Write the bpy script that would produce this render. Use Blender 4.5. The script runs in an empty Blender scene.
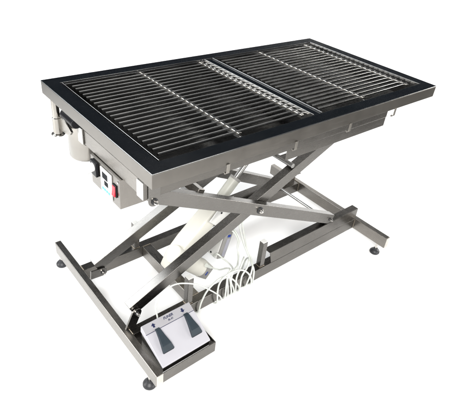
import bpy, bmesh, math, random
from mathutils import Vector, Matrix
random.seed(4)
scene = bpy.context.scene
col = scene.collection
FZ = 0.010          # floor height
H = 0.85            # height of the table top

# ------------------------------------------------------------------ camera
cam_d = bpy.data.cameras.new("camera")
cam = bpy.data.objects.new("camera", cam_d)
col.objects.link(cam)
cam.location = (-1.13683, -1.13670, 1.43311)
cam.rotation_euler = (0.970149, -0.093071, -0.688248)
cam_d.sensor_width = 36.0
cam_d.lens = 467.938 / 458.0 * 36.0
cam_d.clip_start = 0.02
cam_d.clip_end = 100
scene.camera = cam

# ------------------------------------------------------------------ world and lamps
w = bpy.data.worlds.new("World")
scene.world = w
w.use_nodes = True
bgn = w.node_tree.nodes["Background"]
bgn.inputs[0].default_value = (0.55, 0.75, 1.0, 1)
bgn.inputs[1].default_value = 0.035
scene.view_settings.view_transform = 'Standard'
scene.view_settings.look = 'None'
scene.view_settings.exposure = 0.0
scene.view_settings.gamma = 1.0


def area(name, loc, target, size, power, color=(1, 1, 1), size_y=None):
    d = bpy.data.lights.new(name, 'AREA')
    d.energy = power
    d.color = color
    d.shape = 'RECTANGLE'
    d.size = size
    d.size_y = size_y or size
    o = bpy.data.objects.new(name, d)
    col.objects.link(o)
    o.location = loc
    v = Vector(target) - Vector(loc)
    o.rotation_euler = v.to_track_quat('-Z', 'Y').to_euler()
    return o


area("added_key", (-2.3, -2.5, 3.0), (0.7, 0.6, 0.2), 1.8, 300, (1.0, 0.985, 0.96))  # unseen lamp added behind the camera to whiten the paper
area("softbox_back_left", (-1.75, 2.5, 3.0), (-0.4, 0.0, 0.3), 1.9, 100, (0.93, 0.97, 1.0), 1.8)
area("softbox_overhead", (0.6, 0.85, 3.2), (0.6, 0.8, 0.0), 1.3, 14, (1.0, 0.99, 0.97), 2.4)
area("softbox_overhead", (2.1, 0.4, 3.2), (2.0, 0.4, 0.0), 1.6, 11, (1.0, 0.99, 0.97), 2.0)
area("softbox_right", (3.9, -1.5, 1.45), (0.4, 0.1, 0.2), 1.1, 105, (1.0, 0.98, 0.95))
area("added_fill_low_right", (3.2, 1.0, 0.8), (0.1, 0.2, 0.0), 1.0, 160, (1.0, 0.98, 0.95), 0.6)  # added fill, out of view, lifts the shadow under the right half
area("added_fill_low_left", (-2.9, 1.0, 0.9), (-0.2, 0.4, 0.0), 1.0, 62, (1.0, 0.98, 0.95), 0.8)  # added fill, out of view, lifts the shadow from the left
area("added_fill_low_front", (1.0, -3.4, 0.72), (0.3, 0.4, 0.0), 1.4, 72, (1.0, 0.98, 0.95), 0.6)  # added fill below top height, clears the floor shadow, stays off the rods

# ------------------------------------------------------------------ materials


def nodes_of(name):
    m = bpy.data.materials.new(name)
    m.use_nodes = True
    nt = m.node_tree
    return m, nt, nt.nodes["Principled BSDF"]


def steel(name, base, rough, stretch=(3, 60, 60), bump=0.02, blotch=0.25, tint=None):
    """brushed stainless steel: fine streaks, smudges, uneven gloss"""
    m, nt, p = nodes_of(name)
    p.inputs['Metallic'].default_value = 1.0
    tc = nt.nodes.new('ShaderNodeTexCoord')
    mp = nt.nodes.new('ShaderNodeMapping')
    mp.inputs['Scale'].default_value = stretch
    nt.links.new(tc.outputs['Object'], mp.inputs[0])
    n1 = nt.nodes.new('ShaderNodeTexNoise')
    n1.inputs['Scale'].default_value = 9
    n1.inputs['Detail'].default_value = 5
    nt.links.new(mp.outputs[0], n1.inputs['Vector'])
    n2 = nt.nodes.new('ShaderNodeTexNoise')
    n2.inputs['Scale'].default_value = 9
    n2.inputs['Detail'].default_value = 6
    n2.inputs['Roughness'].default_value = 0.65
    nt.links.new(tc.outputs['Object'], n2.inputs['Vector'])
    # colour
    r = nt.nodes.new('ShaderNodeValToRGB')
    lo = [c * (1 - blotch) for c in base]
    hi = [min(1, c * (1 + blotch * 0.6)) for c in base]
    r.color_ramp.elements[0].position = 0.35
    r.color_ramp.elements[1].position = 0.68
    r.color_ramp.elements[0].color = (*lo, 1)
    r.color_ramp.elements[1].color = (*hi, 1)
    nt.links.new(n2.outputs[0], r.inputs[0])
    nt.links.new(r.outputs[0], p.inputs['Base Color'])
    # roughness
    ad = nt.nodes.new('ShaderNodeMath')
    ad.operation = 'ADD'
    nt.links.new(n1.outputs[0], ad.inputs[0])
    nt.links.new(n2.outputs[0], ad.inputs[1])
    mr = nt.nodes.new('ShaderNodeMapRange')
    mr.inputs['From Min'].default_value = 0.6
    mr.inputs['From Max'].default_value = 1.4
    mr.inputs['To Min'].default_value = rough * 0.86
    mr.inputs['To Max'].default_value = rough * 1.18
    nt.links.new(ad.outputs[0], mr.inputs['Value'])
    nt.links.new(mr.outputs[0], p.inputs['Roughness'])
    b = nt.nodes.new('ShaderNodeBump')
    b.inputs['Strength'].default_value = bump * 5
    b.inputs['Distance'].default_value = 0.0006
    nt.links.new(n1.outputs[0], b.inputs['Height'])
    nt.links.new(b.outputs[0], p.inputs['Normal'])
    return m


def plastic(name, base, rough=0.4, spec=0.5, var=0.06, scale=14, bump=0.0):
    m, nt, p = nodes_of(name)
    tc = nt.nodes.new('ShaderNodeTexCoord')
    n2 = nt.nodes.new('ShaderNodeTexNoise')
    n2.inputs['Scale'].default_value = scale
    n2.inputs['Detail'].default_value = 4
    nt.links.new(tc.outputs['Object'], n2.inputs['Vector'])
    r = nt.nodes.new('ShaderNodeValToRGB')
    r.color_ramp.elements[0].position = 0.3
    r.color_ramp.elements[1].position = 0.7
    r.color_ramp.elements[0].color = (*[c * (1 - var) for c in base], 1)
    r.color_ramp.elements[1].color = (*[min(1, c * (1 + var)) for c in base], 1)
    nt.links.new(n2.outputs[0], r.inputs[0])
    nt.links.new(r.outputs[0], p.inputs['Base Color'])
    p.inputs['Roughness'].default_value = rough
    p.inputs['Specular IOR Level'].default_value = spec
    if bump:
        n3 = nt.nodes.new('ShaderNodeTexNoise')
        n3.inputs['Scale'].default_value = 400
        nt.links.new(tc.outputs['Object'], n3.inputs['Vector'])
        b = nt.nodes.new('ShaderNodeBump')
        b.inputs['Strength'].default_value = bump
        b.inputs['Distance'].default_value = 0.0005
        nt.links.new(n3.outputs[0], b.inputs['Height'])
        nt.links.new(b.outputs[0], p.inputs['Normal'])
    return m


WARM_SHADED = (0.155, 0.147, 0.136)
M_top = steel("polished_top_steel", (0.30, 0.302, 0.302), 0.17, (4, 40, 40), 0.004, 0.06)
M_apron = steel("brushed_apron_steel", (0.2, 0.189, 0.173), 0.33, (2, 40, 70), 0.002, 0.08)
M_bounce = None
M_x = steel("brushed_steel_lengthwise_shaded", WARM_SHADED, 0.27, (2, 70, 70), 0.003, 0.08)  # same stainless darkened: shade of the front faces is in the colour
M_y = steel("brushed_steel_crosswise_lit", (0.25, 0.236, 0.218), 0.27, (70, 2, 70), 0.003, 0.08)  # same stainless kept lighter for the lit left-facing sides
M_arm = steel("brushed_arm_steel_shaded", (0.18, 0.173, 0.163), 0.27, (3, 60, 30), 0.0, 0.08)  # same stainless again, front shade of the arms set in the base colour
M_rod = steel("drawn_rod_steel", (0.32, 0.315, 0.305), 0.25, (2, 90, 90), 0.01, 0.2)
M_bright = steel("bright_bar_steel", (0.7, 0.67, 0.62), 0.22, (30, 30, 30), 0.01, 0.2)
M_lip = steel("polished_lip_steel", (0.32, 0.32, 0.32), 0.22, (20, 20, 20), 0.0, 0.1)
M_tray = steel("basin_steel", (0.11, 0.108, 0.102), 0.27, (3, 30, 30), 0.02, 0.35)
M_bolt = steel("bolt_steel", (0.6, 0.58, 0.55), 0.2, (30, 30, 30), 0.01, 0.15)
M_clip = steel("dull_clip_steel", (0.36, 0.34, 0.31), 0.35, (30, 30, 30), 0.0, 0.1)
M_weld = steel("weld_bead", (0.30, 0.26, 0.21), 0.42, (90, 90, 90), 0.03, 0.35)
M_cream_steel = steel("satin_bucket_steel", (0.33, 0.315, 0.29), 0.22, (40, 40, 3), 0.02, 0.12)
M_rubber = plastic("black_rubber", (0.02, 0.021, 0.024), 0.45, 0.4)
M_black = plastic("black_plastic", (0.010, 0.010, 0.012), 0.35, 0.2)
M_bounce = plastic("white_bounce_surface", (0.82, 0.82, 0.82), 0.5, 0.3, 0.03)  # white reflector surface, added to brighten the arm tops
M_white = plastic("white_plastic", (0.56, 0.56, 0.545), 0.4, 0.4)
M_pedalbox = plastic("pale_grey_plastic", (0.36, 0.355, 0.382), 0.42, 0.35, 0.03, 10, 0.12)
M_strip = plastic("grey_strip_plastic", (0.28, 0.275, 0.29), 0.45, 0.35, 0.03, 10, 0.12)
M_pedal = plastic("slate_pedal_rubber", (0.016, 0.025, 0.033), 0.5, 0.35, 0.12, 60, 0.3)
M_ink = plastic("dark_blue_ink", (0.012, 0.016, 0.05), 0.6, 0.2)
M_cream = plastic("cream_plastic", (0.54, 0.53, 0.48), 0.42, 0.35, 0.04)
M_grey = plastic("grey_plastic", (0.23, 0.225, 0.215), 0.45, 0.35, 0.05)
M_greylabel = plastic("silver_label", (0.27, 0.27, 0.31), 0.5, 0.35, 0.05)
M_blue = plastic("blue_badge", (0.005, 0.03, 0.22), 0.4, 0.4)
M_screen = plastic("dark_screen", (0.008, 0.009, 0.011), 0.5, 0.06)
M_red = plastic("red_switch_plastic", (0.55, 0.012, 0.03), 0.3, 0.5, 0.05)
M_cyan = plastic("cyan_print", (0.06, 0.55, 0.62), 0.5, 0.3)
M_cable = plastic("pale_cable_sheath", (0.50, 0.52, 0.485), 0.45, 0.4, 0.08, 30)
M_cord = plastic("white_cord_sheath", (0.75, 0.75, 0.74), 0.4, 0.4, 0.03)
M_tube = plastic("grey_actuator_paint", (0.40, 0.40, 0.36), 0.4, 0.4, 0.05)
M_paper = plastic("white_paper", (0.90, 0.90, 0.90), 0.9, 0.05, 0.004, 3)
M_studio = plastic("unseen_grey_floor", (0.08, 0.077, 0.072), 0.7, 0.2, 0.15, 4)

# ------------------------------------------------------------------ mesh helpers


def add_box(bm, x0, x1, y0, y1, z0, z1, M=None):
    vs = [Vector((x, y, z)) for x in (x0, x1) for y in (y0, y1) for z in (z0, z1)]
    if M is not None:
        vs = [M @ v for v in vs]
    v = [bm.verts.new(p) for p in vs]
    for f in ((0, 1, 3, 2), (4, 6, 7, 5), (0, 4, 5, 1), (2, 3, 7, 6), (0, 2, 6, 4), (1, 5, 7, 3)):
        bm.faces.new([v[i] for i in f])


def frame_mat(p0, p1, up=(0, 0, 1)):
    """matrix with local X along p0->p1, local Z as near to up as possible, origin p0"""
    x = (Vector(p1) - Vector(p0)).normalized()
    y = Vector(up).cross(x).normalized()
    z = x.cross(y)
    m = Matrix((x, y, z)).transposed().to_4x4()
    m.translation = Vector(p0)
    return m


def add_cyl(bm, p0, p1, r0, r1=None, seg=24, cap=True):
    r1 = r0 if r1 is None else r1
    p0, p1 = Vector(p0), Vector(p1)
    d = (p1 - p0).normalized()
    a = d.orthogonal().normalized()
    b = d.cross(a)
    A, B = [], []
    for i in range(seg):
        t = 2 * math.pi * i / seg
        u = a * math.cos(t) + b * math.sin(t)
        A.append(bm.verts.new(p0 + u * r0))
        B.append(bm.verts.new(p1 + u * r1))
    for i in range(seg):
        j = (i + 1) % seg
        bm.faces.new((A[i], A[j], B[j], B[i]))
    if cap:
        bm.faces.new(A[::-1])
        bm.faces.new(B)


def add_lathe(bm, origin, prof, seg=28, axis=(0, 0, 1)):
    d = Vector(axis).normalized()
    a = d.orthogonal().normalized()
    b = d.cross(a)
    o = Vector(origin)
    rings = []
    for (r, h) in prof:
        rings.append([bm.verts.new(o + d * h + (a * math.cos(2 * math.pi * i / seg) + b * math.sin(2 * math.pi * i / seg)) * max(r, 1e-4)) for i in range(seg)])
    for k in range(len(rings) - 1):
        for i in range(seg):
            j = (i + 1) % seg
            bm.faces.new((rings[k][i], rings[k][j], rings[k + 1][j], rings[k + 1][i]))
    bm.faces.new(rings[0][::-1])
    bm.faces.new(rings[-1])


def add_prism(bm, pts, a0, a1, axis='y'):
    """outline extruded along an axis; pts in the two other axes in xyz order"""
    def mk(p, a):
        if axis == 'x':
            return Vector((a, p[0], p[1]))
        if axis == 'y':
            return Vector((p[0], a, p[1]))
        return Vector((p[0], p[1], a))
    A = [bm.verts.new(mk(p, a0)) for p in pts]
    B = [bm.verts.new(mk(p, a1)) for p in pts]
    n = len(pts)
    for i in range(n):
        j = (i + 1) % n
        bm.faces.new((A[i], A[j], B[j], B[i]))
    bm.faces.new(A[::-1])
    bm.faces.new(B)


def catmull(pts, n=10):
    P = [Vector(p) for p in pts]
    P = [P[0] * 2 - P[1]] + P + [P[-1] * 2 - P[-2]]
    out = []
    for i in range(1, len(P) - 2):
        p0, p1, p2, p3 = P[i - 1:i + 3]
        for k in range(n):
            t = k / n
            out.append(0.5 * ((2 * p1) + (p2 - p0) * t + (2 * p0 - 5 * p1 + 4 * p2 - p3) * t * t + (3 * p1 - p0 - 3 * p2 + p3) * t ** 3))
    out.append(P[-2])
    return out


def add_tube(bm, pts, r, seg=10, n=10, smooth=True, radii=None):
    P = catmull(pts, n) if smooth else [Vector(p) for p in pts]
    T = [(P[min(i + 1, len(P) - 1)] - P[max(i - 1, 0)]).normalized() for i in range(len(P))]
    a = T[0].orthogonal().normalized()
    rings = []
    for i, p in enumerate(P):
        a = (a - T[i] * a.dot(T[i])).normalized()
        b = T[i].cross(a)
        rr = r if radii is None else radii(i / (len(P) - 1))
        rings.append([bm.verts.new(p + (a * math.cos(2 * math.pi * k / seg) + b * math.sin(2 * math.pi * k / seg)) * rr) for k in range(seg)])
    for k in range(len(rings) - 1):
        for i in range(seg):
            j = (i + 1) % seg
            bm.faces.new((rings[k][i], rings[k][j], rings[k + 1][j], rings[k + 1][i]))
    bm.faces.new(rings[0][::-1])
    bm.faces.new(rings[-1])


def obj(name, bm, mat, parent=None, bevel=0.0, smooth=True, angle=35, seg=2):
    bmesh.ops.recalc_face_normals(bm, faces=bm.faces[:])
    me = bpy.data.meshes.new(name)
    bm.to_mesh(me)
    bm.free()
    if smooth:
        for p in me.polygons:
            p.use_smooth = True
        me.set_sharp_from_angle(angle=math.radians(angle))
    me.materials.append(mat)
    o = bpy.data.objects.new(name, me)
    col.objects.link(o)
    if bevel:
        bv = o.modifiers.new("bevel", 'BEVEL')
        bv.width = bevel
        bv.segments = seg
        bv.limit_method = 'ANGLE'
        bv.angle_limit = math.radians(40)
        bv.harden_normals = True
    if parent is not None:
        setparent(o, parent)
    return o


def setparent(o, parent):
    o.parent = parent
    # every mesh is modelled in world coordinates; only root empties carry an offset
    root = parent
    while root.parent is not None:
        root = root.parent
    if root is parent:
        o.matrix_parent_inverse = Matrix.Translation(root.location).inverted()


def thing(name, label, cat, loc, group=None):
    o = bpy.data.objects.new(name, None)
    col.objects.link(o)
    o.location = loc
    o.empty_display_size = 0.05
    tag(o, label, cat, group)
    return o


def tag(o, label, cat, group=None):
    o['label'] = label
    o['category'] = cat
    if group:
        o['group'] = group


def bm_box(*a, M=None):
    bm = bmesh.new()
    add_box(bm, *a, M=M)
    return bm


def bm_cyl(*a, **k):
    bm = bmesh.new()
    add_cyl(bm, *a, **k)
    return bm


def text(name, body, size, M, mat, parent, shear=0.0, extrude=0.0002):
    c = bpy.data.curves.new(name, 'FONT')
    c.body = body
    c.size = size
    c.align_x = 'CENTER'
    c.align_y = 'CENTER'
    c.extrude = extrude
    c.shear = shear
    c.offset = size * 0.022
    c.materials.append(mat)
    t = bpy.data.objects.new(name, c)
    col.objects.link(t)
    me = bpy.data.meshes.new_from_object(t)
    bpy.data.objects.remove(t)
    me.transform(M)
    o = bpy.data.objects.new(name, me)
    col.objects.link(o)
    o.parent = parent
    root = parent
    while root.parent is not None:
        root = root.parent
    if root is parent:
        o.matrix_parent_inverse = Matrix.Translation(root.location).inverted()
    return o


# ------------------------------------------------------------------ the setting
FWD = Vector((0.635, 0.772, 0))
RGT = Vector((0.772, -0.635, 0))
CAM0 = Vector((-1.137, -1.137, 0))


def paper():
    bm = bmesh.new()
    prof = [(-1.2, 0.0), (0.6, 0.0), (2.85, 0.0)]
    R = 0.45
    for k in range(1, 13):
        t = k / 12 * math.pi / 2
        prof.append((2.85 + R * math.sin(t), R - R * math.cos(t)))
    prof += [(2.85 + R, 1.02)]
    rows = []
    for f, z in prof:
        rows.append([bm.verts.new(CAM0 + FWD * f + RGT * r + Vector((0, 0, FZ + z))) for r in (-2.4, -1, 0, 0.8, 1.0 + max(0.0, min(f, 3.3) - 0.3) * 0.55)])
    for a, b in zip(rows, rows[1:]):
        for i in range(4):
            bm.faces.new((a[i], a[i + 1], b[i + 1], b[i]))
    o = obj("backdrop", bm, M_paper)
    o['kind'] = 'structure'
    for p in o.data.polygons:
        p.use_smooth = True
    return o


paper()
bm = bm_box(-9, 9, -9, 9, FZ - 0.05, FZ - 0.004)  # unseen ground added beyond the paper, dark for the steel fronts to reflect
fl = obj("floor", bm, M_studio)
fl['kind'] = 'structure'

# ------------------------------------------------------------------ the table
table = thing("lift_table", "stainless steel grooming lift table on crossed scissor legs with an H shaped base", "table", (0, 0.017, FZ))
T = table
L2, W2, BW, AH = 0.641, 0.335, 0.046, 0.0435

# top frame: flat border with a folded apron and a small lip on the inside
bm = bmesh.new()
z1, z0 = H, H - AH
xi, yi = L2 - BW, W2 - BW


def ring(bm, rects):
    rr = []
    for (x, y, z) in rects:
        rr.append([bm.verts.new((sx * x, sy * y, z)) for sx, sy in ((-1, -1), (1, -1), (1, 1), (-1, 1))])
    for a, b in zip(rr, rr[1:] + rr[:1]):
        for i in range(4):
            j = (i + 1) % 4
            bm.faces.new((a[i], a[j], b[j], b[i]))


ring(bm, [(L2, W2, z1 - 0.003), (L2, W2, z1), (xi, yi, z1), (xi, yi, z1 - 0.016), (xi + 0.004, yi + 0.004, z1 - 0.016), (xi + 0.004, yi + 0.004, z1 - 0.003)])
top_frame = obj("top_frame", bm, M_top, T, 0.0012)
bm = bmesh.new()
ring(bm, [(L2 - 0.0003, W2 - 0.0003, z0), (L2 - 0.0003, W2 - 0.0003, z1 - 0.0033), (L2 - 0.003, W2 - 0.003, z1 - 0.0033), (L2 - 0.003, W2 - 0.003, z0)])
obj("apron", bm, M_apron, T, 0.0008)
# basin below the grates
bm = bmesh.new()
xo, yo, zb = xi + 0.0005, yi + 0.0005, H - 0.062
ring(bm, [(xo, yo, H - 0.017), (xo - 0.012, yo - 0.012, zb), (xo - 0.012, yo - 0.012, zb - 0.002), (xo + 0.002, yo + 0.002, H - 0.019)])
vs = [bm.verts.new((sx * (xo - 0.0121), sy * (yo - 0.0121), zb - 0.0005)) for sx, sy in ((-1, -1), (1, -1), (1, 1), (-1, 1))]
bm.faces.new(vs)
obj("basin", bm, M_tray, T)
obj("bounce_panel", bm_box(-xo + 0.013, xo - 0.013, -yo + 0.013, yo - 0.013, zb - 0.0055, zb - 0.003), M_bounce, T)  # added reflector under the steel basin, mirrored in the arm tops
# ledges that carry the grates, and the centre divider
bm = bmesh.new()
add_box(bm, -0.0165, 0.0165, -yi + 0.001, yi - 0.001, H - 0.03, H - 0.003)
obj("divider", bm, M_top, T, 0.0015)
# corner bosses / screws on the border (far edge slots)
# clips below the apron
for cx in (-0.405, -0.14, 0.12, 0.38):
    bm = bmesh.new()
    add_prism(bm, [(-W2 - 0.0035, H - 0.040), (-W2 - 0.0005, H - 0.040), (-W2 - 0.0005, H - 0.066), (-W2 + 0.004, H - 0.072),
                   (-W2 + 0.008, H - 0.069), (-W2 + 0.010, H - 0.071), (-W2 + 0.005, H - 0.0755), (-W2 - 0.0035, H - 0.068)], cx - 0.005, cx + 0.005, 'x')
    obj("clip", bm, M_clip, T, 0.0006)

# upper frame
TY0, TY1 = -0.190, -0.155
UY0, UY1 = 0.190, 0.225
UZ0, UZ1 = 0.667, 0.725
for (a, b) in ((TY0, TY1), (UY0, UY1)):
    o = obj("upper_frame_tube", bm_box(-0.578, 0.603, a, b, UZ0, UZ1), M_x, T, 0.0025)
    c = obj("end_cap", bm_box(-0.581, -0.5782, a + 0.001, b - 0.001, UZ0 + 0.001, UZ1 - 0.001), M_white, o, 0.0008)
for x in (-0.575, 0.56):
    obj("upper_crossbeam", bm_box(x, x + 0.035, TY1 + 0.0005, UY0 - 0.0005, UZ0 + 0.001, UZ1 - 0.001), M_y, T, 0.0025)
for x in (-0.45, 0.0, 0.45):
    obj("support_bar", bm_box(x, x + 0.03, TY0 + 0.01, UY1 - 0.01, UZ1 + 0.0005, zb - 0.006), M_y, T, 0.002)


def rail(name, x0, x1, yweb, ys, z0, z1, flange_up, slope):
    """channel for the rollers: web, flange; one end cut on the slant"""
    bm = bmesh.new()
    t = 0.003
    yo_, yin = yweb, yweb + ys * t
    add_prism(bm, [(x0 + slope, z0), (x1, z0), (x1, z1), (x0, z1)], min(yo_, yin), max(yo_, yin), 'y')
    yf = yweb + ys * 0.036
    if flange_up:
        add_box(bm, x0, x1, min(yin, yf), max(yin, yf), z1 - t, z1)
    else:
        add_box(bm, x0, x1, min(yin, yf), max(yin, yf), z0, z0 + t)
    return obj(name, bm, M_x, T, 0.0008)


rail("upper_rail", 0.003, 0.602, -0.1880, 1, 0.627, 0.6668, False, 0.0)
rail("upper_rail", 0.003, 0.602, 0.2230, -1, 0.627, 0.6668, False, 0.0)

# base frame: two cross beams on feet and two long beams
BX0, BX1, BT = -0.649, 0.602, 0.0255
BY0, BY1 = -0.375, 0.408
BZ0, BZ1 = 0.071, 0.128
for x in (BX0, BX1):
    o = obj("base_beam", bm_box(x, x + BT, BY0, BY1, BZ0, BZ1), M_y, T, 0.0022)
    for y, s in ((BY0, -1), (BY1, 1)):
        obj("end_cap", bm_box(x + 0.0008, x + BT - 0.0008, min(y, y + s * 0.002), max(y, y + s * 0.002), BZ0 + 0.0008, BZ1 - 0.0008), M_bright, o, 0.0006)
for (a, b) in ((TY0, TY1), (UY0, UY1)):
    obj("long_beam", bm_box(BX0 + BT + 0.0003, BX1 - 0.0003, a, b, BZ0 + 0.001, BZ1 - 0.001), M_x, T, 0.0022)
rail("roller_rail", 0.012, BX1 - 0.001, -0.1900, 1, BZ1 + 0.0002, 0.190, True, 0.016)
rail("roller_rail", 0.012, BX1 - 0.001, 0.2250, -1, BZ1 + 0.0002, 0.190, True, 0.016)
obj("base_crossbar", bm_box(-0.362, -0.322, TY1 + 0.0004, UY0 - 0.0004, BZ0 + 0.002, BZ1 - 0.002), M_y, T, 0.0022)

# feet
for (x, y) in ((BX0 + 0.010, -0.318), (BX0 + 0.012, 0.392), (BX1 + 0.0128, -0.332), (BX1 + 0.0128, 0.385)):
    bm = bmesh.new()
    add_lathe(bm, (x, y, FZ), [(0.021, 0), (0.0235, 0.004), (0.0235, 0.010), (0.019, 0.017), (0.010, 0.022), (0.009, 0.028)], 32)
    f = obj("foot", bm, M_rubber, T, angle=50)
    obj("stem", bm_cyl((x, y, FZ + 0.0275), (x, y, BZ0 + 0.004), 0.0052, seg=16), M_bolt, f)

# stop posts on the long beams
for (x, y) in ((-0.385, -0.172), (-0.018, -0.172), (-0.385, 0.207), (-0.018, 0.207)):
    bm = bmesh.new()
    add_box(bm, x - 0.012, x + 0.012, y - 0.012, y + 0.012, BZ1 - 0.0005, 0.252)
    p = obj("stop_post", bm, M_arm, T, 0.0015)
    obj("end_cap", bm_box(x - 0.0108, x + 0.0108, y - 0.0108, y + 0.0108, 0.2522, 0.2555), M_white, p, 0.0008)




def weld(p0, p1, parent=None):
    n_ = max(4, int((Vector(p1) - Vector(p0)).length / 0.004))
    pts = [Vector(p0).lerp(Vector(p1), k / n_) for k in range(n_ + 1)]
    bm = bmesh.new()
    add_tube(bm, pts, 0.002, 8, 1, False, lambda t: 0.0021 + 0.0006 * math.sin(t * n_ * 2.4) + random.uniform(-0.0002, 0.0003))
    obj("weld_bead", bm, M_weld, parent or T, angle=80)


for xx in (BX0 + BT, BX1):
    for yy in (TY0, UY0):
        weld((xx, yy, BZ0 + 0.004), (xx, yy, BZ1 - 0.004))
    for (y0, y1) in ((TY0, TY1), (UY0, UY1)):
        weld((xx, y0 + 0.003, BZ1 - 0.0005), (xx, y1 - 0.003, BZ1 - 0.0005))
for yy in (TY1, UY0):
    weld((-0.360, yy, BZ1 - 0.0015), (-0.324, yy, BZ1 - 0.0015))
for (px, py) in ((-0.385, -0.172), (-0.018, -0.172), (-0.385, 0.207), (-0.018, 0.207)):
    weld((px - 0.012, py - 0.012, BZ1), (px + 0.012, py - 0.012, BZ1))
    weld((px - 0.012, py - 0.012, BZ1), (px - 0.012, py + 0.012, BZ1))

# scissor arms
def arm(p0, p1, y0, y1, name="scissor_arm"):
    m = frame_mat((p0[0], 0, p0[1]), (p1[0], 0, p1[1]))
    Ln = math.hypot(p1[0] - p0[0], p1[1] - p0[1])
    bm = bmesh.new()
    h = 0.0235
    add_box(bm, 0, Ln, y0, y1, -h, h, M=m)
    return obj(name, bm, M_arm, T, 0.0016)


def z1c(x):
    return 0.4005 - 0.491 * x


def z2c(x):
    return 0.468 + 0.457 * x


A1 = (-0.545, z1c(-0.545)), (0.405, z1c(0.405))
A2 = (-0.605, z2c(-0.605)), (0.42, z2c(0.42))
a1n = arm(*A1, -0.1885, -0.1535)
a2n = arm(*A2, -0.1495, -0.1145)
a2f = arm(*A2, 0.1095, 0.1445)
a1f = arm(*A1, 0.1485, 0.1835)


def bolt(x, y0, z, s, parent, r=0.0095):
    """domed nut on a washer facing along y"""
    bm = bmesh.new()
    add_lathe(bm, (x, y0, z), [(r * 1.45, 0), (r * 1.45, 0.002), (r * 1.0, 0.0022)], 20, (0, s, 0))
    w_ = obj("washer", bm, M_rubber, parent)
    bm = bmesh.new()
    add_lathe(bm, (x, y0 + s * 0.0022, z), [(r, 0), (r, 0.007), (r * 0.72, 0.011), (r * 0.5, 0.014), (r * 0.2, 0.0155)], 12, (0, s, 0))
    obj("nut", bm, M_bolt, parent, angle=20)


px_, pz_ = -0.075, z1c(-0.075)
bolt(-0.09, -0.1885, z1c(-0.09), -1, a1n)
bolt(0.385, -0.1885, z1c(0.385), -1, a1n, 0.006)

# shafts between the arms
obj("cross_shaft", bm_cyl((0.384, -0.153, 0.2), (0.384, 0.148, 0.2), 0.0065), M_rod, T)
obj("cross_shaft", bm_cyl((0.395, -0.114, z2c(0.395)), (0.395, 0.109, z2c(0.395)), 0.0065), M_rod, T)
o = obj("lift_shaft", bm_cyl((0.100, -0.148, 0.556), (0.100, 0.143, 0.556), 0.0095), M_rod, T)
for y in (-0.026, 0.020):
    bm = bmesh.new()
    add_prism(bm, [(0.086, 0.548), (0.114, 0.548), (0.098, 0.622), (0.055, 0.622)], y, y + 0.006, 'y')
    obj("lug", bm, M_arm, o, 0.001)
obj("arm_crossbar", bm_box(-0.014, 0.014, -0.153, 0.148, -0.014, 0.014, M=Matrix.Translation((-0.345, 0, 0.590)) @ Matrix.Rotation(math.radians(26), 4, 'Y')), M_y, T, 0.002)


# hinge lugs
def lug(name, pts, y0, y1):
    bm = bmesh.new()
    add_prism(bm, pts, y0, y1, 'y')
    return obj(name, bm, M_arm, T, 0.0012)


def lug_pts(bx, bz, tx, tz, r, wdt):
    pts = []
    d = Vector((tx - bx, tz - bz)).normalized()
    n = Vector((-d.y, d.x))
    a0 = math.atan2(n.y, n.x)
    pts.append((bx - n.x * wdt, bz - n.y * wdt))
    for k in range(13):
        a = a0 - math.pi + (math.pi) * k / 12
        pts.append((tx + r * math.cos(a), tz + r * math.sin(a)))
    pts.append((bx + n.x * wdt, bz + n.y * wdt))
    return pts


for (y0, y1, px_l, pz_l, bx_l, bz_l) in ((-0.1585, -0.1515, -0.591, 0.184, -0.619, 0.118), (0.1015, 0.108, -0.586, 0.169, -0.634, 0.174)):
    lg = lug("hinge_lug", lug_pts(bx_l, bz_l, px_l, pz_l, 0.0185, 0.019), y0, y1)
    bolt(px_l, y0, pz_l, -1, lg, 0.0055)
for (y0, y1) in ((-0.1945, -0.1905), (0.2255, 0.2295)):
    lg = lug("hinge_lug", lug_pts(-0.545, UZ1 - 0.01, -0.545, 0.658, 0.020, 0.020), y0, y1)
    if y0 < 0:
        bolt(-0.545, y0, 0.655, -1, lg, 0.0075)

# ------------------------------------------------------------------ control box
CB = obj("control_box", bm_box(-0.585, -0.49, -0.062, 0.128, 0.560, 0.6665), M_y, T, 0.0015)
XF = -0.585


def plate(name, y0, y1, za, zc, t, mat, parent, bev=0.0008, x=XF):
    return obj(name, bm_box(x - t, x - 0.0003, y0, y1, za, zc), mat, parent, bev)


pn = plate("display_panel", -0.017, 0.054, 0.566, 0.660, 0.005, M_white, CB, 0.0015)
plate("screen", 0.006, 0.040, 0.626, 0.648, 0.0058, M_screen, CB, 0.0004)
plate("screen", 0.004, 0.028, 0.604, 0.621, 0.0058, M_screen, CB, 0.0004)
for k in range(4):
    y = 0.045 - k * 0.0135
    plate("button", y - 0.0100, y, 0.5815, 0.5905, 0.0058, M_cyan, CB, 0.0008)
plate("switch_bezel", -0.045, -0.021, 0.594, 0.637, 0.004, M_black, CB, 0.001)
bm = bmesh.new()
add_prism(bm, [(XF - 0.004, 0.597), (XF - 0.004, 0.633), (XF - 0.0055, 0.633), (XF - 0.006, 0.616), (XF - 0.0095, 0.600), (XF - 0.008, 0.597)], -0.0415, -0.0245, 'y')
obj("power_switch", bm, M_red, CB, 0.0012)
plate("power_socket", 0.074, 0.114, 0.606, 0.658, 0.010, M_black, CB, 0.002)
bm = bmesh.new()
add_lathe(bm, (XF, -0.053, 0.654), [(0.005, 0), (0.0045, 0.002), (0.002, 0.003)], 14, (-1, 0, 0))
obj("screw", bm, M_bolt, CB)

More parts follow.
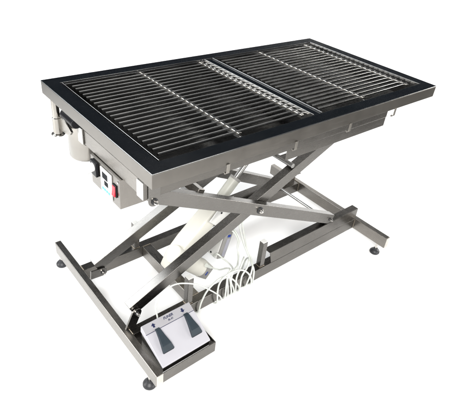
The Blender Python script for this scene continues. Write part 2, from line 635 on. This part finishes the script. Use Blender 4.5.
# ------------------------------------------------------------------ fittings below the far left corner
bx, by_ = -0.609, 0.322
bm = bmesh.new()
add_cyl(bm, (bx, by_, 0.715), (bx, by_, H - 0.012), 0.0125, seg=32)
po = obj("accessory_tube", bm, M_cream_steel, T)
bm = bmesh.new()
add_lathe(bm, (bx, by_, 0.656), [(0.022, 0), (0.023, 0.002), (0.022, 0.004), (0.0155, 0.006), (0.0148, 0.062), (0.0125, 0.064)], 32)
obj("collar", bm, M_cream_steel, po)
# clamp with a curved cheek and a black knob
bm = bmesh.new()
pts = [(0.318, 0.724), (0.320, 0.683), (0.300, 0.678), (0.250, 0.684), (0.226, 0.694), (0.214, 0.708)]
for k in range(1, 10):
    t = k / 10
    pts.append((0.214 + 0.104 * t, 0.708 + 0.016 * t + 0.016 * math.sin(math.pi * t)))
add_prism(bm, pts, -0.607, -0.598, 'x')
hd = obj("clamp_cheek", bm, M_cream_steel, T, 0.002)
obj("clamp_bar", bm_box(-0.606, -0.586, 0.200, 0.322, 0.762, 0.782), M_y, hd, 0.0015)
bm = bmesh.new()
add_cyl(bm, (-0.590, 0.292, 0.742), (-0.590, 0.200, 0.742), 0.0185, 0.0185, seg=24)
obj("knob", bm, M_black, hd, 0.003)

bucket = thing("drain_bucket", "round satin steel drain bucket hanging under the left end of the table", "bucket", (-0.523, 0.294, 0.565))
bm = bmesh.new()
r = 0.062
prof = [(0.050, 0), (0.058, 0.003), (r, 0.010), (r, 0.148), (r + 0.004, 0.150), (r + 0.004, 0.154), (r - 0.002, 0.155), (r - 0.002, 0.012), (0.001, 0.008)]
add_lathe(bm, (-0.523, 0.294, 0.565), prof, 48)
obj("bucket_body", bm, M_cream_steel, bucket, angle=50)
for s in (-1, 1):
    bm = bmesh.new()
    add_box(bm, -0.523 + s * 0.066, -0.523 + s * 0.063, 0.286, 0.302, 0.69, 0.782)
    obj("hanger", bm, M_bolt, bucket)

# ------------------------------------------------------------------ actuator
AXD = Vector((0.386, 0, 0.406)).normalized()     # direction of the ram
Q0 = Vector((-0.345, 0, 0.155))
Q1 = Vector((0.075, 0, 0.609))
AXD = (Q1 - Q0).normalized()
AXD = Vector((AXD.x, 0, AXD.z))
NRM = Vector((AXD.z, 0, -AXD.x))                  # across the ram, pointing right and down
ram = obj("actuator", bm_cyl(Q0 + AXD * 0.27, Q0 + AXD * 0.428, 0.0225, seg=32), M_tube, T)
MA = frame_mat(Q0, Q1)                            # local X along the ram, Z up-left
obj("piston_rod", bm_cyl(Q0 + AXD * 0.428, Q1, 0.0105, seg=24), M_rod, ram)
obj("eye_bush", bm_cyl(Q1 + Vector((0, -0.018, 0)), Q1 + Vector((0, 0.018, 0)), 0.019, seg=24), M_bolt, ram)
obj("gland_ring", bm_cyl(Q0 + AXD * 0.423, Q0 + AXD * 0.434, 0.0235, seg=32), M_grey, ram, 0.001)
# cream gearbox housing, wider towards the foot
bm = bmesh.new()
add_prism(bm, [(-0.035, -0.026), (0.045, -0.026), (0.085, -0.022), (0.285, -0.026), (0.29, 0.027), (0.12, 0.045), (0.045, 0.045), (-0.02, 0.025)], -0.036, 0.036, 'y')
bm.transform(MA)
obj("gear_housing", bm, M_cream, ram, 0.008, seg=3)
# motor across
bm = bmesh.new()
MM = Q0 + AXD * 0.055
add_cyl(bm, MM - NRM * 0.062 + Vector((0, -0.02, 0)), MM + NRM * 0.10 + Vector((0, -0.05, 0)), 0.038, seg=36)
obj("motor", bm, M_cream, ram, 0.006, seg=3)
# bracket with clevis at the top of the housing
bm = bm_box(0.235, 0.325, -0.055, -0.048, -0.045, 0.035)
bm.transform(MA)
br = obj("mounting_plate", bm, M_white, ram, 0.002)
pb = MA @ Vector((0.29, -0.0555, 0.012))
bm = bmesh.new()
add_lathe(bm, pb, [(0.0042, 0), (0.004, 0.0015), (0.002, 0.002)], 14, (0, -1, 0))
obj("screw", bm, M_black, ram)
bm = bmesh.new()
for yy in (-0.05, -0.034):
    add_box(bm, 0.325, 0.352, yy, yy + 0.006, -0.022, 0.024)
add_box(bm, 0.322, 0.330, -0.05, 0.02, -0.024, 0.03)
add_cyl(bm, (0.342, -0.062, 0.006), (0.342, -0.02, 0.006), 0.006, seg=14)
bm.transform(MA)
obj("clevis", bm, M_bolt, ram, 0.001)

# two control units with grey faces beside the near arm
def ubox(name, O, ux, uy, L, Wd, D, mat, parent, bev):
    """box from corner O: length along ux, width along uy, depth away from the viewer (+Y)"""
    ux = Vector(ux).normalized()
    uy = Vector(uy).normalized()
    uz = Vector((0, 1, 0))
    M = Matrix((ux, uy, uz)).transposed().to_4x4()
    M.translation = Vector(O)
    return obj(name, bm_box(0, L, 0, Wd, 0, D, M=M), mat, parent, bev, seg=3), M


a = (0.27, 0, 0.963)
n = (0.963, 0, -0.27)
u1, M1 = ubox("control_unit", (-0.177, -0.070, 0.160), a, n, 0.150, 0.046, 0.060, M_white, ram, 0.003)
u1['label'] = "white control unit with grey front"
obj("front_cover", bm_box(0.003, 0.147, 0.003, 0.043, -0.006, -0.0003, M=M1), M_grey, ram, 0.002)
obj("label_plate", bm_box(0.012, 0.100, 0.020, 0.038, -0.0072, -0.0062, M=M1), M_greylabel, ram, 0.0004)
obj("badge", bm_box(0.106, 0.118, 0.018, 0.034, -0.0075, -0.0062, M=M1), M_blue, ram, 0.0006)
bm = bmesh.new()
add_lathe(bm, M1 @ Vector((0.012, -0.0003, 0.036)), [(0.0046, 0), (0.0042, 0.0016), (0.002, 0.002)], 14, tuple(-Vector(n)))
obj("screw", bm, M_black, ram)
a2 = (0.66, 0, 0.75)
n2 = (0.75, 0, -0.66)
u2, M2 = ubox("motor_cap", (-0.270, -0.070, 0.112), a2, n2, 0.064, 0.062, 0.062, M_cream, ram, 0.004)
obj("end_plate", bm_box(0.003, 0.061, 0.003, 0.059, -0.005, -0.0003, M=M2), M_grey, ram, 0.002)
obj("badge", bm_box(0.020, 0.038, 0.034, 0.042, -0.0062, -0.0052, M=M2), M_blue, ram, 0.0006)

# ------------------------------------------------------------------ pedal tray in the near left corner
bm = bmesh.new()
add_box(bm, BX0 + BT + 0.0003, -0.408, -0.372, -0.3695, BZ0 + 0.001, 0.1205)
add_box(bm, -0.4105, -0.408, -0.3693, TY0 - 0.0003, BZ0 + 0.001, 0.1205)
add_box(bm, BX0 + BT + 0.0003, -0.4107, -0.3615, TY0 - 0.0003, 0.1100, 0.1125)
add_prism(bm, [(-0.2265, 0.1127), (-0.2265, 0.1705), (-0.3575, 0.1262), (-0.3575, 0.1127)], -0.6135, -0.4265, 'x')
obj("pedal_tray", bm, M_x, T, 0.0006)

ped = thing("foot_switch", "pale grey foot switch with two slate pedals sitting in a steel tray", "foot switch", (-0.52, -0.29, 0.1262))
bm = bmesh.new()
px0, px1 = -0.6165, -0.4235
prof = [(-0.2245, 0.1715), (-0.2245, 0.192), (-0.2275, 0.2), (-0.2585, 0.1862), (-0.357, 0.1335), (-0.3600, 0.1305), (-0.3600, 0.1262)]
add_prism(bm, prof, px0, px1, 'x')
hs = obj("housing", bm, M_pedalbox, ped, 0.002, seg=3)
sA, sB = Vector((0, -0.2275, 0.2)), Vector((0, -0.2585, 0.1862))
sd = (sB - sA).normalized()
sn = Vector((0, sd.z, -sd.y))
if sn.z < 0:
    sn = -sn
# grey strip with the printing: frame with X along the table, Y up the strip, Z out of it
MS = Matrix((Vector((1, 0, 0)), -sd, sn)).transposed().to_4x4()
MS.translation = (sA + sB) / 2 + Vector(((px0 + px1) / 2, 0, 0))
Ls = (sB - sA).length
obj("strip", bm_box(-0.0955, 0.0955, -Ls / 2 + 0.0005, Ls / 2 - 0.002, 0.0001, 0.0010, M=MS), M_strip, hs, 0.0004)
obj("seam", bm_box(-0.0962, 0.0962, -Ls / 2 - 0.0012, -Ls / 2 + 0.0003, -0.001, 0.0007, M=MS), M_ink, hs)


def arrow(x, up):
    s = 1 if up else -1
    bm = bmesh.new()
    P_ = [(-0.0036, -0.008), (0.0036, -0.008), (0.0036, 0.0), (0.0085, 0.0), (0, 0.0085), (-0.0085, 0.0), (-0.0036, 0.0)]
    pts = [(px * 1.0, py * s * 0.95) for px, py in P_]
    add_prism(bm, pts, 0.0011, 0.0014, 'z')
    bm.transform(MS @ Matrix.Translation((x, 0.001, 0)))
    obj("arrow_mark", bm, M_ink, hs)


arrow(-0.058, True)
arrow(0.058, False)
text("lettering", "FUNER", 0.0125, MS @ Matrix.Translation((0.002, 0.0052, 0.0012)), M_ink, hs, 0.25)
text("lettering", "BL-01", 0.0085, MS @ Matrix.Translation((0.006, -0.0065, 0.0012)), M_ink, hs, 0.2)

qd = Vector((0, -0.0985, -0.0527)).normalized()
qn = Vector((0, qd.z, -qd.y))
if qn.z < 0:
    qn = -qn
for xc in (-0.5735, -0.4595):
    Mq = Matrix((Vector((1, 0, 0)), qd, qn)).transposed().to_4x4()   # Y runs down the slope
    if Mq.to_3x3().determinant() < 0:
        pass
    Mq.translation = Vector((xc, -0.2585, 0.1862))
    st = [(-0.004, 0.0085, 0.004), (0.006, 0.0085, 0.0115), (0.030, 0.0118, 0.0135), (0.052, 0.016, 0.0155), (0.060, 0.0178, 0.015), (0.079, 0.0215, 0.0085)]
    bm = bmesh.new()
    rows = []
    for (v, hw, hz) in st:
        rows.append([bm.verts.new(Mq @ Vector((sx * hw, v, z))) for sx, z in ((-1, 0.0012), (-1, hz), (1, hz), (1, 0.0012))])
    for ra, rb in zip(rows, rows[1:]):
        for i in range(4):
            j = (i + 1) % 4
            bm.faces.new((ra[i], ra[j], rb[j], rb[i]))
    bm.faces.new(rows[0])
    bm.faces.new(rows[-1][::-1])
    pd = obj("pedal", bm, M_pedal, ped, 0.0016, angle=12)
    bm = bmesh.new()
    add_box(bm, -0.0195, 0.0195, 0.074, 0.0805, 0.0003, 0.0062, M=Mq)
    obj("front_edge", bm, M_black, pd, 0.001)

# ------------------------------------------------------------------ the two grates
ROD_Z = 0.8385
YR0, PITCH, NR = -0.243, 0.02545, 22


def grate(x0, x1, bars, label, frame_left):
    g = thing("grate", label, "grate", ((x0 + x1) / 2, 0.02, H - 0.03), "grates lying side by side in the table top")
    bm = bmesh.new()
    for k in range(NR):
        y = YR0 + PITCH * k
        jit = random.uniform(-0.0006, 0.0006)
        add_cyl(bm, (x0, y + jit, ROD_Z + random.uniform(-0.0003, 0.0003)), (x1, y - jit, ROD_Z), 0.0045, seg=14)
    obj("rods", bm, M_rod, g)
    for bx_ in bars:
        bm = bmesh.new()
        add_box(bm, bx_ - 0.0065, bx_ + 0.0065, YR0 - 0.012, YR0 + PITCH * (NR - 1) + 0.012, ROD_Z - 0.006, ROD_Z + 0.002)
        obj("crossbar", bm, M_bright, g, 0.0025, seg=3)
    # thin edge strip all round
    bm = bmesh.new()
    ex0, ex1 = frame_left
    ey = yi - 0.0025
    t = 0.0025
    for (a0, a1, b0, b1) in ((ex0, ex0 + t, -ey, ey), (ex1 - t, ex1, -ey, ey), (ex0 + t, ex1 - t, -ey, -ey + t), (ex0 + t, ex1 - t, ey - t, ey)):
        add_box(bm, a0, a1, b0, b1, ROD_Z - 0.022, H + (0.0012 if b1 - b0 > 0.1 else -0.0055))
    for bx_ in bars[:1]:
        add_box(bm, bx_ - 0.004, bx_ + 0.004, -ey + t, ey - t, ROD_Z - 0.016, ROD_Z - 0.0065)
    obj("edge_strip", bm, M_lip, g, 0.0011)
    return g


grate(-0.567, -0.022, [-0.298, -0.034], "steel rod grate in the left half of the table top, nearer the control box", (-xi + 0.003, -0.0185))
grate(0.048, 0.577, [0.285, 0.568], "steel rod grate in the right half of the table top, with glinting rod ends", (0.0185, xi - 0.003))

# ------------------------------------------------------------------ cables


def cable(name, label, cat, strands, mat, r, seg=10):
    bm = bmesh.new()
    for s in strands:
        add_tube(bm, s, r, seg, 10)
    o = obj(name, bm, mat, None, angle=60)
    tag(o, label, cat)
    return o



tuck = [(-0.198, 0.078), (-0.188, 0.0655), (-0.168, 0.064)]


def hang(x, y=-0.1985):
    """end of a loop that turns under the long beam"""
    return [(x, y - 0.001, 0.085), (x, -0.186, 0.0660), (x + 0.004, -0.165, 0.0655)]


strands = [
    # the coil looped round the near long beam
    hang(-0.352)[::-1] + [(-0.343, -0.2, 0.125), (-0.325, -0.202, 0.168), (-0.300, -0.203, 0.192), (-0.262, -0.2, 0.203), (-0.232, -0.2, 0.194), (-0.196, -0.201, 0.164), (-0.160, -0.2, 0.112)] + hang(-0.150),
    hang(-0.268, -0.204)[::-1] + [(-0.272, -0.206, 0.150), (-0.264, -0.207, 0.193), (-0.230, -0.206, 0.212), (-0.182, -0.205, 0.207), (-0.138, -0.205, 0.180), (-0.100, -0.203, 0.130)] + hang(-0.088, -0.201),
    hang(-0.170)[::-1] + [(-0.173, -0.199, 0.152), (-0.160, -0.196, 0.190), (-0.130, -0.180, 0.214), (-0.098, -0.150, 0.190), (-0.085, -0.130, 0.130), (-0.095, -0.125, 0.070)],
    hang(-0.152, -0.202)[::-1] + [(-0.150, -0.204, 0.156), (-0.122, -0.2, 0.190), (-0.090, -0.170, 0.195), (-0.07, -0.135, 0.150), (-0.078, -0.125, 0.075)],
    # from the arms down into the coil
    [(-0.150, -0.085, 0.46), (-0.114, -0.1, 0.372), (-0.1, -0.101, 0.328), (-0.070, -0.108, 0.228), (-0.062, -0.150, 0.165), (-0.078, -0.196, 0.150), (-0.080, -0.202, 0.100)] + hang(-0.078, -0.2),
    [(-0.135, -0.085, 0.46), (-0.097, -0.1, 0.366), (-0.083, -0.101, 0.321), (-0.053, -0.110, 0.205), (-0.058, -0.160, 0.160), (-0.090, -0.197, 0.150), (-0.110, -0.201, 0.100)] + hang(-0.115, -0.199),
    [(-0.150, -0.075, 0.302), (-0.130, -0.1, 0.306), (-0.1, -0.105, 0.252), (-0.1, -0.110, 0.215), (-0.118, -0.140, 0.185), (-0.165, -0.185, 0.205), (-0.212, -0.2, 0.200), (-0.200, -0.2, 0.130)] + hang(-0.192),
    [(-0.150, -0.068, 0.300), (-0.122, -0.09, 0.308), (-0.091, -0.103, 0.252), (-0.094, -0.112, 0.212), (-0.128, -0.150, 0.190), (-0.180, -0.196, 0.210), (-0.222, -0.202, 0.190), (-0.214, -0.2, 0.125)] + hang(-0.210),
    [(-0.182, -0.06, 0.172), (-0.185, -0.085, 0.203), (-0.165, -0.1, 0.180), (-0.160, -0.140, 0.176), (-0.190, -0.19, 0.200), (-0.205, -0.203, 0.160), (-0.185, -0.2, 0.110)] + hang(-0.180, -0.2),
    [(-0.214, -0.085, 0.146), (-0.187, -0.09, 0.127), (-0.178, -0.105, 0.130), (-0.178, -0.140, 0.165), (-0.205, -0.190, 0.212), (-0.226, -0.203, 0.205), (-0.224, -0.2, 0.150)] + hang(-0.226, -0.2),
]
cable("cable_coil", "pale cable coil looped over the near long beam below the actuator", "cable", strands, M_cable, 0.0034)
cable("pedal_cable", "thin pale cable arching from the foot switch to the coil", "cable",
      [[(-0.545, -0.221, 0.150), (-0.547, -0.219, 0.189), (-0.553, -0.215, 0.247), (-0.536, -0.212, 0.284), (-0.497, -0.205, 0.292), (-0.446, -0.202, 0.281), (-0.368, -0.202, 0.231), (-0.305, -0.205, 0.168), (-0.26, -0.204, 0.115)] + hang(-0.245, -0.202)], M_cable, 0.0028)
# plugs on the units
bm = bmesh.new()
add_cyl(bm, (-0.236, -0.085, 0.168), (-0.212, -0.086, 0.144), 0.0085, 0.0055, 16)
obj("plug", bm, M_cable, ram)
# power cord in the socket of the control box
cord = thing("power_cord", "short white power cord plugged into the side of the control box", "cord", (-0.60, 0.09, FZ))
bm = bmesh.new()
PP = [(-0.588, 0.096, 0.636), (-0.600, 0.094, 0.637), (-0.618, 0.092, 0.633), (-0.640, 0.093, 0.624), (-0.655, 0.098, 0.612)]
add_tube(bm, PP, 0.012, 16, 8, True, lambda t: 0.0155 - 0.003 * t if t < 0.55 else 0.0139 - 0.0085 * (t - 0.55) / 0.45)
obj("plug", bm, M_cord, cord, angle=60)
bm = bmesh.new()
add_tube(bm, [(-0.650, 0.096, 0.616), (-0.665, 0.104, 0.598), (-0.676, 0.115, 0.572), (-0.680, 0.124, 0.548), (-0.681, 0.127, 0.532)], 0.0038, 10, 10)
obj("lead", bm, M_cord, cord, angle=60)
